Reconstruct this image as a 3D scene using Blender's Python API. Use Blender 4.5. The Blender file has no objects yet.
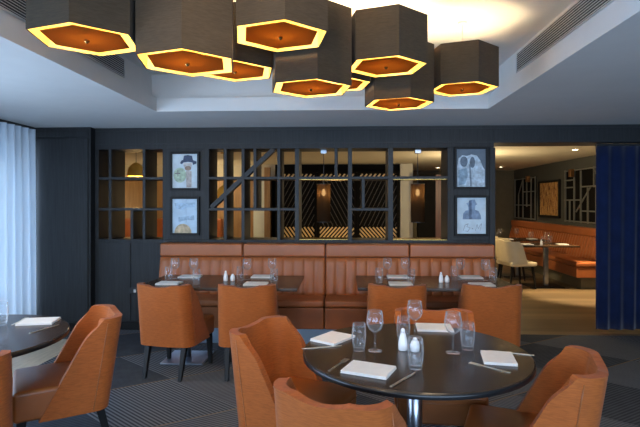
import bpy, bmesh, math, random
from mathutils import Vector, Matrix
random.seed(7)
R = math.radians
PI = math.pi
SC = bpy.context.scene
COL = SC.collection

# ------------------------------------------------------------------ mesh helper
class MB:
    def __init__(self): self.bm = bmesh.new()
    def box(self, x0, y0, z0, x1, y1, z1, mi=0, M=None):
        vs = [Vector((x, y, z)) for z in (z0, z1) for y in (y0, y1) for x in (x0, x1)]
        if M: vs = [M @ v for v in vs]
        v = [self.bm.verts.new(p) for p in vs]
        for f in ((0, 2, 3, 1), (4, 5, 7, 6), (0, 1, 5, 4), (2, 6, 7, 3), (0, 4, 6, 2), (1, 3, 7, 5)):
            self.bm.faces.new([v[i] for i in f]).material_index = mi
        return self
    def taper(self, c0, s0, c1, s1):
        """square post from c0 (half size s0) to c1 (half size s1)"""
        v = []
        for c, s in ((c0, s0), (c1, s1)):
            for dx, dy in ((-1, -1), (1, -1), (1, 1), (-1, 1)):
                v.append(self.bm.verts.new((c[0] + dx * s, c[1] + dy * s, c[2])))
        for f in ((3, 2, 1, 0), (4, 5, 6, 7), (0, 1, 5, 4), (1, 2, 6, 5), (2, 3, 7, 6), (3, 0, 4, 7)):
            self.bm.faces.new([v[i] for i in f])
        return self
    def lathe(self, prof, c=(0, 0, 0), seg=24, cap0=False, cap1=False, M=None):
        rings = []
        for r, z in prof:
            ring = []
            for k in range(seg):
                a = 2 * PI * k / seg
                p = Vector((c[0] + r * math.cos(a), c[1] + r * math.sin(a), c[2] + z))
                if M: p = M @ p
                ring.append(self.bm.verts.new(p))
            rings.append(ring)
        for a, b in zip(rings, rings[1:]):
            for k in range(seg):
                self.bm.faces.new((a[k], a[(k + 1) % seg], b[(k + 1) % seg], b[k]))
        if cap0: self.bm.faces.new(rings[0][::-1])
        if cap1: self.bm.faces.new(rings[-1])
        return self
    def cyl(self, x, y, z0, z1, r, seg=20): return self.lathe([(r, z0), (r, z1)], (x, y, 0), seg, True, True)
    def prism(self, pts, h, M=None, mi=0):
        """polygon pts (xy) from z=0 to z=h, placed by M"""
        M = M or Matrix.Identity(4)
        a = [self.bm.verts.new(M @ Vector((x, y, 0))) for x, y in pts]
        b = [self.bm.verts.new(M @ Vector((x, y, h))) for x, y in pts]
        n = len(pts)
        self.bm.faces.new(a[::-1]).material_index = mi
        self.bm.faces.new(b).material_index = mi
        for k in range(n):
            self.bm.faces.new((a[k], a[(k + 1) % n], b[(k + 1) % n], b[k])).material_index = mi
        return self
    def tube(self, pts, r, seg=8):
        pts = [Vector(p) for p in pts]
        rings = []
        for i, p in enumerate(pts):
            d = (pts[min(i + 1, len(pts) - 1)] - pts[max(i - 1, 0)]).normalized()
            q = d.to_track_quat('Z', 'Y')
            rings.append([self.bm.verts.new(p + q @ Vector((r * math.cos(2 * PI * k / seg), r * math.sin(2 * PI * k / seg), 0))) for k in range(seg)])
        for a, b in zip(rings, rings[1:]):
            for k in range(seg):
                self.bm.faces.new((a[k], a[(k + 1) % seg], b[(k + 1) % seg], b[k]))
        self.bm.faces.new(rings[0][::-1]); self.bm.faces.new(rings[-1])
        return self
    def grid(self, rows, wrap=False):
        vr = [[self.bm.verts.new(p) for p in row] for row in rows]
        for a, b in zip(vr, vr[1:]):
            n = len(a)
            for k in range(n if wrap else n - 1):
                self.bm.faces.new((a[k], a[(k + 1) % n], b[(k + 1) % n], b[k]))
        return vr
    def bar(self, a, b, w, d, y_axis=(0, 1, 0)):
        """box bar from a to b: width w across, depth d along y_axis"""
        a, b = Vector(a), Vector(b)
        t = (b - a).normalized(); y = Vector(y_axis); s = t.cross(y).normalized()
        v = []
        for p in (a, b):
            for i, j in ((-1, -1), (1, -1), (1, 1), (-1, 1)):
                v.append(self.bm.verts.new(p + s * (i * w / 2) + y * (j * d / 2)))
        for f in ((3, 2, 1, 0), (4, 5, 6, 7), (0, 1, 5, 4), (1, 2, 6, 5), (2, 3, 7, 6), (3, 0, 4, 7)):
            self.bm.faces.new([v[i] for i in f])
        return self
    def build(self, name, mat, parent=None, smooth=False, bevel=0, seg=2, angle=40, sub=0, loc=None):
        bmesh.ops.recalc_face_normals(self.bm, faces=self.bm.faces)
        me = bpy.data.meshes.new(name); self.bm.to_mesh(me); self.bm.free()
        for m in (mat if isinstance(mat, (list, tuple)) else [mat]): me.materials.append(m)
        if smooth or bevel:
            for p in me.polygons: p.use_smooth = True
        o = bpy.data.objects.new(name, me); COL.objects.link(o)
        if parent: o.parent = parent
        if loc: o.location = loc
        if bevel:
            md = o.modifiers.new('bevel', 'BEVEL'); md.width = bevel; md.segments = seg
            md.limit_method = 'ANGLE'; md.angle_limit = R(angle); md.harden_normals = False
            wn = o.modifiers.new('wn', 'WEIGHTED_NORMAL'); wn.keep_sharp = True
        if sub:
            sd = o.modifiers.new('sub', 'SUBSURF'); sd.levels = sub; sd.render_levels = sub
        return o

def tag(o, label, cat, group=None, kind=None):
    o['label'] = label; o['category'] = cat
    if group: o['group'] = group
    if kind: o['kind'] = kind
    return o
def thing(name, label, cat, loc=(0, 0, 0), rz=0, group=None):
    o = bpy.data.objects.new(name, None); COL.objects.link(o)
    o.empty_display_size = .1; o.location = loc; o.rotation_euler = (0, 0, rz)
    return tag(o, label, cat, group)
def struct(o): o['kind'] = 'structure'; return o
def copy_tree(o, parent=None):
    c = o.copy(); COL.objects.link(c)
    if parent: c.parent = parent
    for ch in list(o.children): copy_tree(ch, c)
    return c

# ------------------------------------------------------------------ materials
class G:
    """tiny node-expression helper"""
    def __init__(self, name):
        self.m = bpy.data.materials.new(name); self.m.use_nodes = True
        self.t = self.m.node_tree; self.n = self.t.nodes; self.n.clear()
        self.out = self.n.new('ShaderNodeOutputMaterial')
    def new(self, t, **k):
        n = self.n.new(t)
        for a, b in k.items(): setattr(n, a, b)
        return n
    def link(self, a, b): self.t.links.new(a, b)
    def put(self, sock, v):
        if hasattr(v, 'is_linked') or hasattr(v, 'links'): self.link(v, sock)
        else: sock.default_value = v
    def math(self, op, a, b=0.0, c=None):
        n = self.new('ShaderNodeMath', operation=op)
        self.put(n.inputs[0], a); self.put(n.inputs[1], b)
        if c is not None: self.put(n.inputs[2], c)
        return n.outputs[0]
    def mix(self, f, a, b):
        n = self.new('ShaderNodeMix', data_type='RGBA')
        self.put(n.inputs[0], f); self.put(n.inputs[6], a); self.put(n.inputs[7], b)
        return n.outputs[2]
    def coord(self, scale=(1, 1, 1), out='Object', rot=(0, 0, 0)):
        tc = self.new('ShaderNodeTexCoord'); mp = self.new('ShaderNodeMapping')
        mp.inputs['Scale'].default_value = scale; mp.inputs['Rotation'].default_value = rot
        self.link(tc.outputs[out], mp.inputs['Vector'])
        return mp.outputs[0]
    def noise(self, v, scale=5, detail=3, rough=.55):
        n = self.new('ShaderNodeTexNoise'); self.link(v, n.inputs['Vector'])
        n.inputs['Scale'].default_value = scale; n.inputs['Detail'].default_value = detail; n.inputs['Roughness'].default_value = rough
        return n.outputs['Fac']
    def ramp(self, f, a, b, p0=.3, p1=.7):
        n = self.new('ShaderNodeValToRGB'); self.link(f, n.inputs[0])
        n.color_ramp.elements[0].position = p0; n.color_ramp.elements[1].position = p1
        n.color_ramp.elements[0].color = a; n.color_ramp.elements[1].color = b
        return n.outputs[0]
    def bsdf(self, col, rough=.5, metal=0, spec=.5, coat=0, bump=None, bstr=.2, bdist=.002, sheen=0):
        b = self.new('ShaderNodeBsdfPrincipled')
        self.put(b.inputs['Base Color'], col); self.put(b.inputs['Roughness'], rough)
        b.inputs['Metallic'].default_value = metal; b.inputs['Specular IOR Level'].default_value = spec
        b.inputs['Coat Weight'].default_value = coat; b.inputs['Coat Roughness'].default_value = .08
        b.inputs['Sheen Weight'].default_value = sheen
        if bump is not None:
            bp = self.new('ShaderNodeBump'); bp.inputs['Strength'].default_value = bstr; bp.inputs['Distance'].default_value = bdist
            self.link(bump, bp.inputs['Height']); self.link(bp.outputs[0], b.inputs['Normal'])
        self.link(b.outputs[0], self.out.inputs[0])
        return self.m

def C(r, g, b): return (r, g, b, 1)
def plain(name, col, rough=.5, metal=0, spec=.5, coat=0, var=.12, vs=6):
    g = G(name); n = g.noise(g.coord(), vs, 3)
    d = tuple(c * (1 - var) for c in col); l = tuple(min(1, c * (1 + var)) for c in col)
    return g.bsdf(g.ramp(n, C(*d), C(*l)), rough, metal, spec, coat)
def wood(name, dark, light, rough=.4, scale=(14, 14, .8), coat=0, spec=.4, bstr=.15):
    g = G(name); n = g.noise(g.coord(scale), 3.2, 5, .65)
    return g.bsdf(g.ramp(n, C(*dark), C(*light), .3, .72), rough, 0, spec, coat, n, bstr, .001)
def leather(name, col, rough=.42, var=.14, sheen=0, weave=False, spec=.4):
    g = G(name); v = g.coord()
    n = g.noise(v, 7, 4)
    d = tuple(c * (1 - var) for c in col); l = tuple(c * (1 + var) for c in col)
    cc = g.ramp(n, C(*d), C(*l))
    if weave:
        w = g.noise(g.coord((26, 26, 240)), 1.0, 3)
        cc = g.mix(.5, cc, g.ramp(w, C(*[c * .72 for c in col]), C(*[c * 1.25 for c in col]), .38, .62))
        return g.bsdf(cc, rough, 0, spec, 0, w, .25, .0015, sheen)
    f = g.noise(v, 160, 2)
    return g.bsdf(cc, rough, 0, spec, 0, f, .12, .001, sheen)
def emit(name, col, s):
    g = G(name); e = g.new('ShaderNodeEmission'); e.inputs[0].default_value = C(*col); e.inputs[1].default_value = s
    g.link(e.outputs[0], g.out.inputs[0]); return g.m
def clear_glass(name, tint=(.97, .985, 1), ior=1.45, refl=1.0, edge=0.0):
    g = G(name); t = g.new('ShaderNodeBsdfTransparent'); t.inputs[0].default_value = C(*tint)
    gl = g.new('ShaderNodeBsdfGlossy'); gl.inputs['Roughness'].default_value = .045
    lw = g.new('ShaderNodeLayerWeight'); lw.inputs['Blend'].default_value = .5
    f = g.math('MULTIPLY_ADD', g.math('POWER', lw.outputs['Facing'], 3.0), .75 * refl, .028 * refl)
    dd = g.new('ShaderNodeBsdfDiffuse'); dd.inputs[0].default_value = C(.9, .93, .95)  # white diffuse share imitates light gathered in the glass edges
    m0 = g.new('ShaderNodeMixShader'); m0.inputs[0].default_value = edge; g.link(gl.outputs[0], m0.inputs[1]); g.link(dd.outputs[0], m0.inputs[2])
    mx = g.new('ShaderNodeMixShader'); g.link(f, mx.inputs[0]); g.link(t.outputs[0], mx.inputs[1]); g.link(m0.outputs[0], mx.inputs[2])
    g.link(mx.outputs[0], g.out.inputs[0]); return g.m
def see_through(name, col, transp, transl=.5):
    """cloth or mesh that lets light through: transparent gaps + translucent threads"""
    g = G(name)
    a = g.new('ShaderNodeBsdfTransparent'); b = g.new('ShaderNodeBsdfTranslucent'); c = g.new('ShaderNodeBsdfDiffuse')
    b.inputs[0].default_value = C(*col); c.inputs[0].default_value = C(*col)
    m1 = g.new('ShaderNodeMixShader'); m1.inputs[0].default_value = transl
    g.link(c.outputs[0], m1.inputs[1]); g.link(b.outputs[0], m1.inputs[2])
    n = g.noise(g.coord((1, 1, 1)), 220, 2)
    f = g.math('MULTIPLY', g.math('ADD', n, .5), transp)
    m2 = g.new('ShaderNodeMixShader'); g.link(f, m2.inputs[0])
    g.link(m1.outputs[0], m2.inputs[1]); g.link(a.outputs[0], m2.inputs[2])
    g.link(m2.outputs[0], g.out.inputs[0]); return g.m

M = {}
M['panel'] = wood('charcoal_oak', (.0045, .0048, .0052), (.023, .0235, .0255), .55, (16, 16, .7))
M['panel_d'] = wood('charcoal_oak_shelf', (.010, .011, .012), (.020, .021, .023), .5, (10, 10, 2))
M['paint'] = plain('ceiling_paint', (.66, .66, .65), .9, var=.02)
M['black_metal'] = plain('black_metal', (.012, .012, .013), .45)
M['black_wood'] = plain('black_leg_wood', (.007, .0065, .0065), .5, 0, .25)
M['table_top'] = wood('espresso_table_top', (.024, .0135, .0075), (.058, .033, .018), .26, (1.5, 22, 1), 0, .5, .05)
M['table_edge'] = plain('black_table_edge', (.008, .008, .009), .3)
M['steel'] = plain('brushed_steel', (.42, .46, .52), .3, 1.0, var=.08)
M['plinth'] = plain('steel_plinth', (.36, .43, .52), .35, 1.0, var=.05)
M['chair_fabric'] = leather('tan_orange_fabric', (.315, .083, .0155), .68, .12, .08, True, .18)
M['chair_leather'] = leather('tan_orange_leather', (.27, .085, .022), .34, .12)
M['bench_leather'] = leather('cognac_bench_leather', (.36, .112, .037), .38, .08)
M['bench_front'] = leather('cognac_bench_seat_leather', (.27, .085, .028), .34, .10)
M['cream_leather'] = leather('cream_chair_leather', (.62, .52, .33), .45, .06)
M['napkin'] = plain('white_linen', (.80, .80, .78), .85, var=.03, vs=30)
M['ceramic'] = plain('white_ceramic', (.82, .83, .84), .18, var=.01)
M['glass'] = clear_glass('table_glass', (.985, .99, .995), 1.5, 1.3, .32)
M['pane'] = clear_glass('window_glass', (.96, .98, 1), 1.3, .8)
M['cutlery'] = plain('cutlery_steel', (.80, .74, .62), .34, 1.0, var=.03)
M['shade'] = leather('charcoal_shade_fabric', (.044, .031, .019), .8, .14, .05, True, .2)
M['liner'] = plain('gold_liner', (.92, .60, .12), .5, .0, var=.03)
M['bulb'] = emit('warm_bulb', (1, .62, .24), 14)
M['brass'] = plain('brass', (.60, .40, .12), .25, 1.0)
M['navy'] = leather('navy_velvet', (.006, .013, .048), .85, .2, .25, False, .08)
M['cream_wall'] = plain('cream_wall', (.62, .57, .44), .9, var=.03)
M['brown_wall'] = plain('brown_wall', (.13, .115, .075), .85, var=.08)
M['grey_wall'] = plain('grey_green_wall', (.070, .072, .062), .8, var=.06)
M['amber_wood'] = wood('amber_wood_wall', (.26, .15, .065), (.42, .25, .11), .5, (6, 6, .5))
M['red_wood'] = wood('red_brown_wood', (.06, .022, .012), (.13, .050, .024), .45, (9, 9, .5))
M['pale_panel'] = plain('pale_panel', (.72, .76, .68), .6, var=.04)
M['slat'] = plain('lit_oak_slat', (.62, .45, .22), .5, var=.1)  # paler colour paints the lit look of the top and bottom rows
M['slat_dark'] = plain('dim_brown_slat', (.045, .033, .019), .5, var=.1)  # dark wood, colour lowered to paint the less lit middle row
M['dark_back'] = plain('dark_screen_board', (.006, .0055, .005), .9, 0, .1)
M['lattice'] = plain('grey_lattice_metal', (.15, .15, .13), .45, var=.05)
M['copper'] = plain('copper', (.55, .26, .10), .3, 1.0)
M['lens'] = emit('downlight_lens', (1, .80, .50), 22)
M['smoke'] = see_through('smoked_mesh_shade', (.060, .036, .020), .03, .75)
M['sheer'] = see_through('sheer_white_voile', (.76, .85, .94), .06, .085)
M['diff'] = None
g = G('amber_diffuser')                                    # pendant diffuser: tinted translucent panel
tr = g.new('ShaderNodeBsdfTranslucent'); df = g.new('ShaderNodeBsdfDiffuse')
tr.inputs[0].default_value = C(.26, .135, .042); df.inputs[0].default_value = C(.22, .09, .022)
mx = g.new('ShaderNodeMixShader'); mx.inputs[0].default_value = .6
g.link(df.outputs[0], mx.inputs[1]); g.link(tr.outputs[0], mx.inputs[2]); g.link(mx.outputs[0], g.out.inputs[0])
M['diff'] = g.m
# oak floor of the back room: boards running away from the opening
g = G('oak_floor'); v = g.coord((1, 1, 1)); sx = g.new('ShaderNodeSeparateXYZ'); g.link(v, sx.inputs[0])
bx = g.math('MULTIPLY', sx.outputs[1], 6.5)
wn = g.new('ShaderNodeTexWhiteNoise', noise_dimensions='1D'); g.link(g.math('FLOOR', bx), wn.inputs['W'])
gr = g.noise(g.coord((.8, 12, 1)), 3, 4)
cc = g.ramp(g.math('ADD', g.math('MULTIPLY', wn.outputs[0], .5), g.math('MULTIPLY', gr, .5)), C(.085, .058, .030), C(.20, .14, .075), .2, .8)
M['oak'] = g.bsdf(cc, .38, 0, .4, 0, gr, .1, .001)
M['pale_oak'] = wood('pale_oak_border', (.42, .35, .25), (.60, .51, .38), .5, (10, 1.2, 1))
# carpet: charcoal blue, big triangles of fine pale stripes in turning directions, thin ochre seams
g = G('striped_carpet'); sx = g.new('ShaderNodeSeparateXYZ'); g.link(g.coord(), sx.inputs[0])
X, Y = sx.outputs[0], sx.outputs[1]
def dot(ax, ay, s): return g.math('MULTIPLY', g.math('ADD', g.math('MULTIPLY', X, ax), g.math('MULTIPLY', Y, ay)), s)
a1, a2 = R(33), R(-38)
L1 = dot(-math.sin(a1), math.cos(a1), 1 / .85); L2 = dot(-math.sin(a2), math.cos(a2), 1 / .78)
par = g.math('MODULO', g.math('ADD', g.math('ADD', g.math('FLOOR', L1), g.math('FLOOR', L2)), 100), 2)
par2 = g.math('MODULO', g.math('ADD', g.math('ADD', g.math('MULTIPLY', g.math('FLOOR', L1), 2), g.math('FLOOR', L2)), 120), 3)
S1 = g.math('SINE', dot(-math.sin(a1), math.cos(a1), 2 * PI / .028)); S2 = g.math('SINE', dot(-math.sin(a2), math.cos(a2), 2 * PI / .028))
S = g.math('ADD', g.math('MULTIPLY', S1, par), g.math('MULTIPLY', S2, g.math('SUBTRACT', 1, par)))
st = g.math('MULTIPLY', g.math('MULTIPLY_ADD', S, .5, .5), g.math('MULTIPLY_ADD', g.math('GREATER_THAN', par2, .5), .7, .3))
base = g.ramp(g.noise(g.coord(), 9, 3), C(.022, .026, .034), C(.036, .042, .052))
cc = g.mix(st, base, C(.165, .172, .185))
seam = g.math('LESS_THAN', g.math('FRACT', L1), .012)
cc = g.mix(g.math('MULTIPLY', seam, .8), cc, C(.22, .14, .06))
M['carpet'] = g.bsdf(cc, .95, 0, .1, 0, g.noise(g.coord(), 400, 2), .3, .002)

# ------------------------------------------------------------------ camera, world
cam = bpy.data.cameras.new('camera'); cam_o = bpy.data.objects.new('camera', cam); COL.objects.link(cam_o)
cam_o.location = (0, 0, 1.5); cam_o.rotation_euler = (R(90), 0, R(2.78))
cam.sensor_width = 36; cam.lens = 494 / 640 * 36; cam.shift_y = -11.5 / 640; cam.clip_start = .05
SC.camera = cam_o
SC.view_settings.view_transform = 'Standard'; SC.view_settings.look = 'None'
SC.view_settings.gamma = 1; SC.view_settings.use_curve_mapping = False
SC.view_settings.exposure = 0.25
w = bpy.data.worlds.new('overcast_sky'); SC.world = w; w.use_nodes = True
w.node_tree.nodes['Background'].inputs[0].default_value = C(.56, .75, 1.0)
w.node_tree.nodes['Background'].inputs[1].default_value = 7.0
SC.cycles.transparent_max_bounces = 24; SC.cycles.max_bounces = 14; SC.cycles.diffuse_bounces = 6; SC.cycles.use_denoising = True; SC.cycles.sample_clamp_indirect = 6

def lamp(kind, name, loc, power, col=(1, .70, .38), r=.03, spot=None, blend=.5, target=None):
    l = bpy.data.lights.new(name, kind); l.energy = power; l.color = col
    if kind != 'AREA': l.shadow_soft_size = r
    if spot: l.spot_size = R(spot); l.spot_blend = blend
    o = bpy.data.objects.new(name, l); COL.objects.link(o); o.location = loc
    if target: o.rotation_euler = (Vector(target) - Vector(loc)).to_track_quat('-Z', 'Y').to_euler()
    return o
def portal(name, loc, rot, sx, sy):
    l = bpy.data.lights.new(name, 'AREA'); l.shape = 'RECTANGLE'; l.size = sx; l.size_y = sy; l.cycles.is_portal = True
    o = bpy.data.objects.new(name, l); COL.objects.link(o); o.location = loc; o.rotation_euler = rot

# ------------------------------------------------------------------ room shell
XL, XR, YF, YB, H = -3.70, 4.30, -2.2, 5.70, 2.37
WD = .38                                                    # depth of the dividing wall
XE = 4.64; YE = 13.75; XW = -6.4                            # far room
struct(MB().box(XL - .2, YF - .2, -.12, XR + .2, YB, 0).build('floor', M['carpet']))
struct(MB().box(XW, YB, -.12, XE + .1, YE + .1, 0).build('floor_back', M['oak']))
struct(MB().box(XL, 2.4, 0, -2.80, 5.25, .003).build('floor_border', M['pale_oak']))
# ceiling with raised recess
rx0, rx1, ry0, ry1 = -1.80, 1.345, -.6, 4.67; lip = .13; zr = 2.745; sb = .08
c = MB()
c.box(XL - .2, YF - .2, H, rx0, YB, H + lip); c.box(rx1, YF - .2, H, XR + .2, YB, H + lip)
c.box(rx0, ry1, H, rx1, YB, H + lip); c.box(rx0, YF - .2, H, rx1, ry0, H + lip)
c.box(rx0 - sb - .1, ry0 - sb - .1, H + lip, rx0 - sb, ry1 + sb + .1, zr); c.box(rx1 + sb, ry0 - sb - .1, H + lip, rx1 + sb + .1, ry1 + sb + .1, zr)
c.box(rx0 - sb, ry1 + sb, H + lip, rx1 + sb, ry1 + sb + .1, zr); c.box(rx0 - sb, ry0 - sb - .1, H + lip, rx1 + sb, ry0 - sb, zr)
c.box(rx0 - sb - .1, ry0 - sb - .1, zr, rx1 + sb + .1, ry1 + sb + .1, zr + .1)
struct(c.build('ceiling', M['paint']))
struct(MB().box(XW, YB, H, XE + .1, YE + .1, H + .12).build('ceiling_back', M['cream_wall']))
# left wall with window band
wy0, wy1, wz0, wz1 = .2, 5.58, .08, 2.25
c = MB()
c.box(XL - .2, YF - .2, 0, XL, wy0, H); c.box(XL - .2, wy1, 0, XL, YB + WD, H)
c.box(XL - .2, wy0, 0, XL, wy1, wz0); c.box(XL - .2, wy0, wz1, XL, wy1, H)
struct(c.build('wall_left', M['panel']))
def window(name, x0, y0, x1, y1, z0, z1, n, vent=False):
    """window along a wall: frame + mullions + one glass pane object"""
    f = MB(); d = .05; L = Vector((x1 - x0, y1 - y0, 0)); t = L.normalized(); nn = Vector((-t.y, t.x, 0))
    M4 = Matrix(((t.x, nn.x, 0, x0), (t.y, nn.y, 0, y0), (0, 0, 1, 0), (0, 0, 0, 1)))
    l = L.length
    f.box(0, -d, z0, l, d, z0 + .06, M=M4); f.box(0, -d, z1 - .06, l, d, z1, M=M4)
    for k in range(n + 1):
        x = l * k / n; f.box(max(0, x - .035), -d, z0, min(l, x + .035), d, z1, M=M4)
    f.box(0, -d, z1 - .30, l, d, z1 - .26, M=M4)
    if vent:
        f.box(l - .50, -d, z1 - .26, l - .26, d, z1 - .06, M=M4)
    fo = struct(f.build(name, M['black_metal']))
    MB().box(.01, -.004, z0 + .03, l - .01, .004, z1 - .03, M=M4).build('window_pane', M['pane'], fo)
    return fo
window('window_1', XL - .1, wy0, XL - .1, wy1, wz0, wz1, 5, True)
# wall behind the camera, with its own windows
c = MB(); c.box(XL - .2, YF - .2, 0, XR + .2, YF, .08); c.box(XL - .2, YF - .2, 2.3, XR + .2, YF, H)
c.box(XL - .2, YF - .2, .08, -3.6, YF, 2.3); c.box(4.2, YF - .2, .08, XR + .2, YF, 2.3)
struct(c.build('wall_front', M['panel']))
window('window_2', -3.6, YF - .1, 4.2, YF - .1, .08, 2.3, 5)
struct(MB().box(XR, YF - .2, 0, XR + .2, YB + WD, H).build('wall_right', M['panel']))
# the dividing wall: header, dado under the displays, picture panels
sx0, sx1, sz0, sz1 = -2.894, -2.126, 1.062, 2.120          # left display opening
mx0, mx1 = -1.574, 1.180                                    # main display opening
px1 = 1.702                                                 # right end of the panelled wall
c = MB()
c.box(-2.938, YB, sz1, px1, YB + WD, H); c.box(px1, YB, 2.172, XR, YB + WD, H)
c.box(-2.938, YB, 0, px1, YB + WD, sz0)
c.box(-2.938, YB, sz0, sx0, YB + WD, sz1); c.box(sx1, YB, sz0, mx0, YB + WD, sz1); c.box(mx1, YB, sz0, px1, YB + WD, sz1)
struct(c.build('wall_back', M['panel'], bevel=.003))
struct(MB().box(XL, YB - .10, 0, -2.938, YB + WD, H).build('trim_1', M['panel'], bevel=.004))                       # pilaster by the curtain
struct(MB().box(XL + .05, YB - .115, .10, -2.965, YB - .10, 2.24).box(XL + .05, YB - .108, 2.26, -2.965, YB - .10, 2.33).build('trim_2', M['panel'], bevel=.004))
struct(MB().box(XL, YB - .125, 0, -2.938, YB - .10, .095).box(-2.938, YB - .02, 0, -2.10, YB, .095).build('baseboard_back', M['black_wood'], bevel=.004))
struct(MB().box(-2.885, YB - .012, .10, -2.505, YB, 1.02).box(-2.495, YB - .012, .10, -2.115, YB, 1.02).build('trim_3', M['panel'], bevel=.003))
struct(MB().box(-2.93, YB - .008, 2.180, XR, YB, 2.195).box(-2.93, YB - .008, 2.335, XR, YB, 2.36).build('trim_4', M['panel_d']))
struct(MB().box(px1 - .05, YB - .012, 0, px1 + .012, YB + WD + .01, sz1 - .002).build('trim_5', M['panel'], bevel=.003))
# far room walls
struct(MB().box(XW, YE, 0, XE + .1, YE + .1, H).build('wall_far', M['brown_wall']))
struct(MB().box(XE, YB + WD, 0, XE + .1, YE, H).build('wall_far_right', M['grey_wall']))
struct(MB().box(XW - .1, YB, 0, XW, YE + .1, H).build('wall_far_left', M['cream_wall']))
struct(MB().box(XW, YB + WD - .05, 0, XL - .2, YB + WD, H).build('wall_far_front', M['cream_wall']))
struct(MB().box(XR + .2, YB + WD - .05, 0, XE, YB + WD, H).build('wall_far_corner', M['panel']))

# ------------------------------------------------------------------ sheer curtain and window light
def drape(name, label, cat, mat, p0, p1, z0, z1, waves, amp, thick, seed, mat2=None):
    rnd = random.Random(seed)
    t = thing(name, label, cat, (0, 0, 0))
    d = Vector((p1[0] - p0[0], p1[1] - p0[1], 0)); n = Vector((-d.y, d.x, 0)).normalized()
    N = waves * 10; ph = [rnd.uniform(-1.3, 1.3) for _ in range(waves + 2)]
    am = [rnd.uniform(.35, 1.45) for _ in range(waves + 2)]
    zs = [z0 + (z1 - z0) * k / 12 for k in range(13)]
    def row(z, off):
        out = []
        f = (z - z0) / (z1 - z0)
        for i in range(N + 1):
            u = i / N; k = int(u * waves)
            a = amp * (am[k] * (1 - (u * waves - k)) + am[k + 1] * (u * waves - k)) * (1 - .45 * f)
            ph_ = ph[k] * (1 - (u * waves - k)) + ph[k + 1] * (u * waves - k)
            p = Vector((p0[0], p0[1], 0)) + d * u + n * (a * math.sin(2 * PI * u * waves + ph_ * (1 - f)) + off)
            out.append((p.x, p.y, z))
        return out
    m = MB()
    if thick:
        a = [row(z, 0) for z in zs]; b = [row(z, thick) for z in zs]
        ring = [r0 + r1[::-1] for r0, r1 in zip(a, b)]
        vr = m.grid(ring, True); m.bm.faces.new(vr[0]); m.bm.faces.new(vr[-1])
    else: m.grid([row(z, 0) for z in zs])
    m.build('cloth', mat, t, True)
    q = MB(); e = d.normalized(); c0 = Vector((p0[0], p0[1], 0)) - e * .01; c1 = Vector((p1[0], p1[1], 0)) + e * .01
    q.bar((c0.x, c0.y, z1 + .012), (c1.x, c1.y, z1 + .012), .024, .03, (n.x, n.y, 0))
    q.build('curtain_rail', mat2 or M['black_metal'], t)
    hb = MB()                                              # gathered heading tape
    hb.grid([[(p[0] + n.x * (thick + .004), p[1] + n.y * (thick + .004), p[2]) for p in row(z, 0)] for z in (z1 - .07, z1)])
    hb.build('heading_tape', mat, t, True)
    return t
drape('sheer_curtain', 'white sheer curtain hanging in front of the window at the left edge', 'curtain', M['sheer'], (XL + .16, 3.55), (XL + .13, 5.555), .012, 2.335, 16, .035, 0, 3)
drape('velvet_curtain', 'navy blue velvet curtain hanging in the opening at the right', 'curtain', M['navy'], (2.90, YB + .13), (4.28, YB + .16), .035, 2.144, 9, .032, .012, 5)
portal('sky_portal_left', (XL - .22, (wy0 + wy1) / 2, (wz0 + wz1) / 2), (0, R(-90), 0), 2.2, 5.4)
portal('sky_portal_front', (.3, YF - .22, 1.2), (R(90), 0, 0), 7.8, 2.22)

# ------------------------------------------------------------------ air grilles in the recess
def grille(name, label, x, s):
    t = thing(name, label, 'air vent', (x, 2.2, 2.64))
    hy, hz = 1.93, .072
    MB().box(0, -hy, -hz, -s * .006, hy, hz).build('backing', M['black_metal'], t)
    sl = MB()
    for k in range(8):
        z = -hz + .012 + k * (2 * hz - .024) / 7
        sl.box(-s * .006, -hy, z - .0018, -s * .010, hy, z + .0018)
    sl.build('slats', M['paint'], t)
    f = MB(); e = .006
    f.box(0, -hy - e, -hz - e, -s * .014, hy + e, -hz); f.box(0, -hy - e, hz, -s * .014, hy + e, hz + e)
    f.box(0, hy, -hz, -s * .014, hy + e, hz); f.box(0, -hy - e, -hz, -s * .014, -hy, hz)
    f.build('frame', M['paint'], t)
grille('air_vent', 'black slotted air vent in the left side of the ceiling recess', rx0 - sb, -1)
grille('air_vent', 'black slotted air vent in the right side of the ceiling recess', rx1 + sb, 1)

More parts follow.
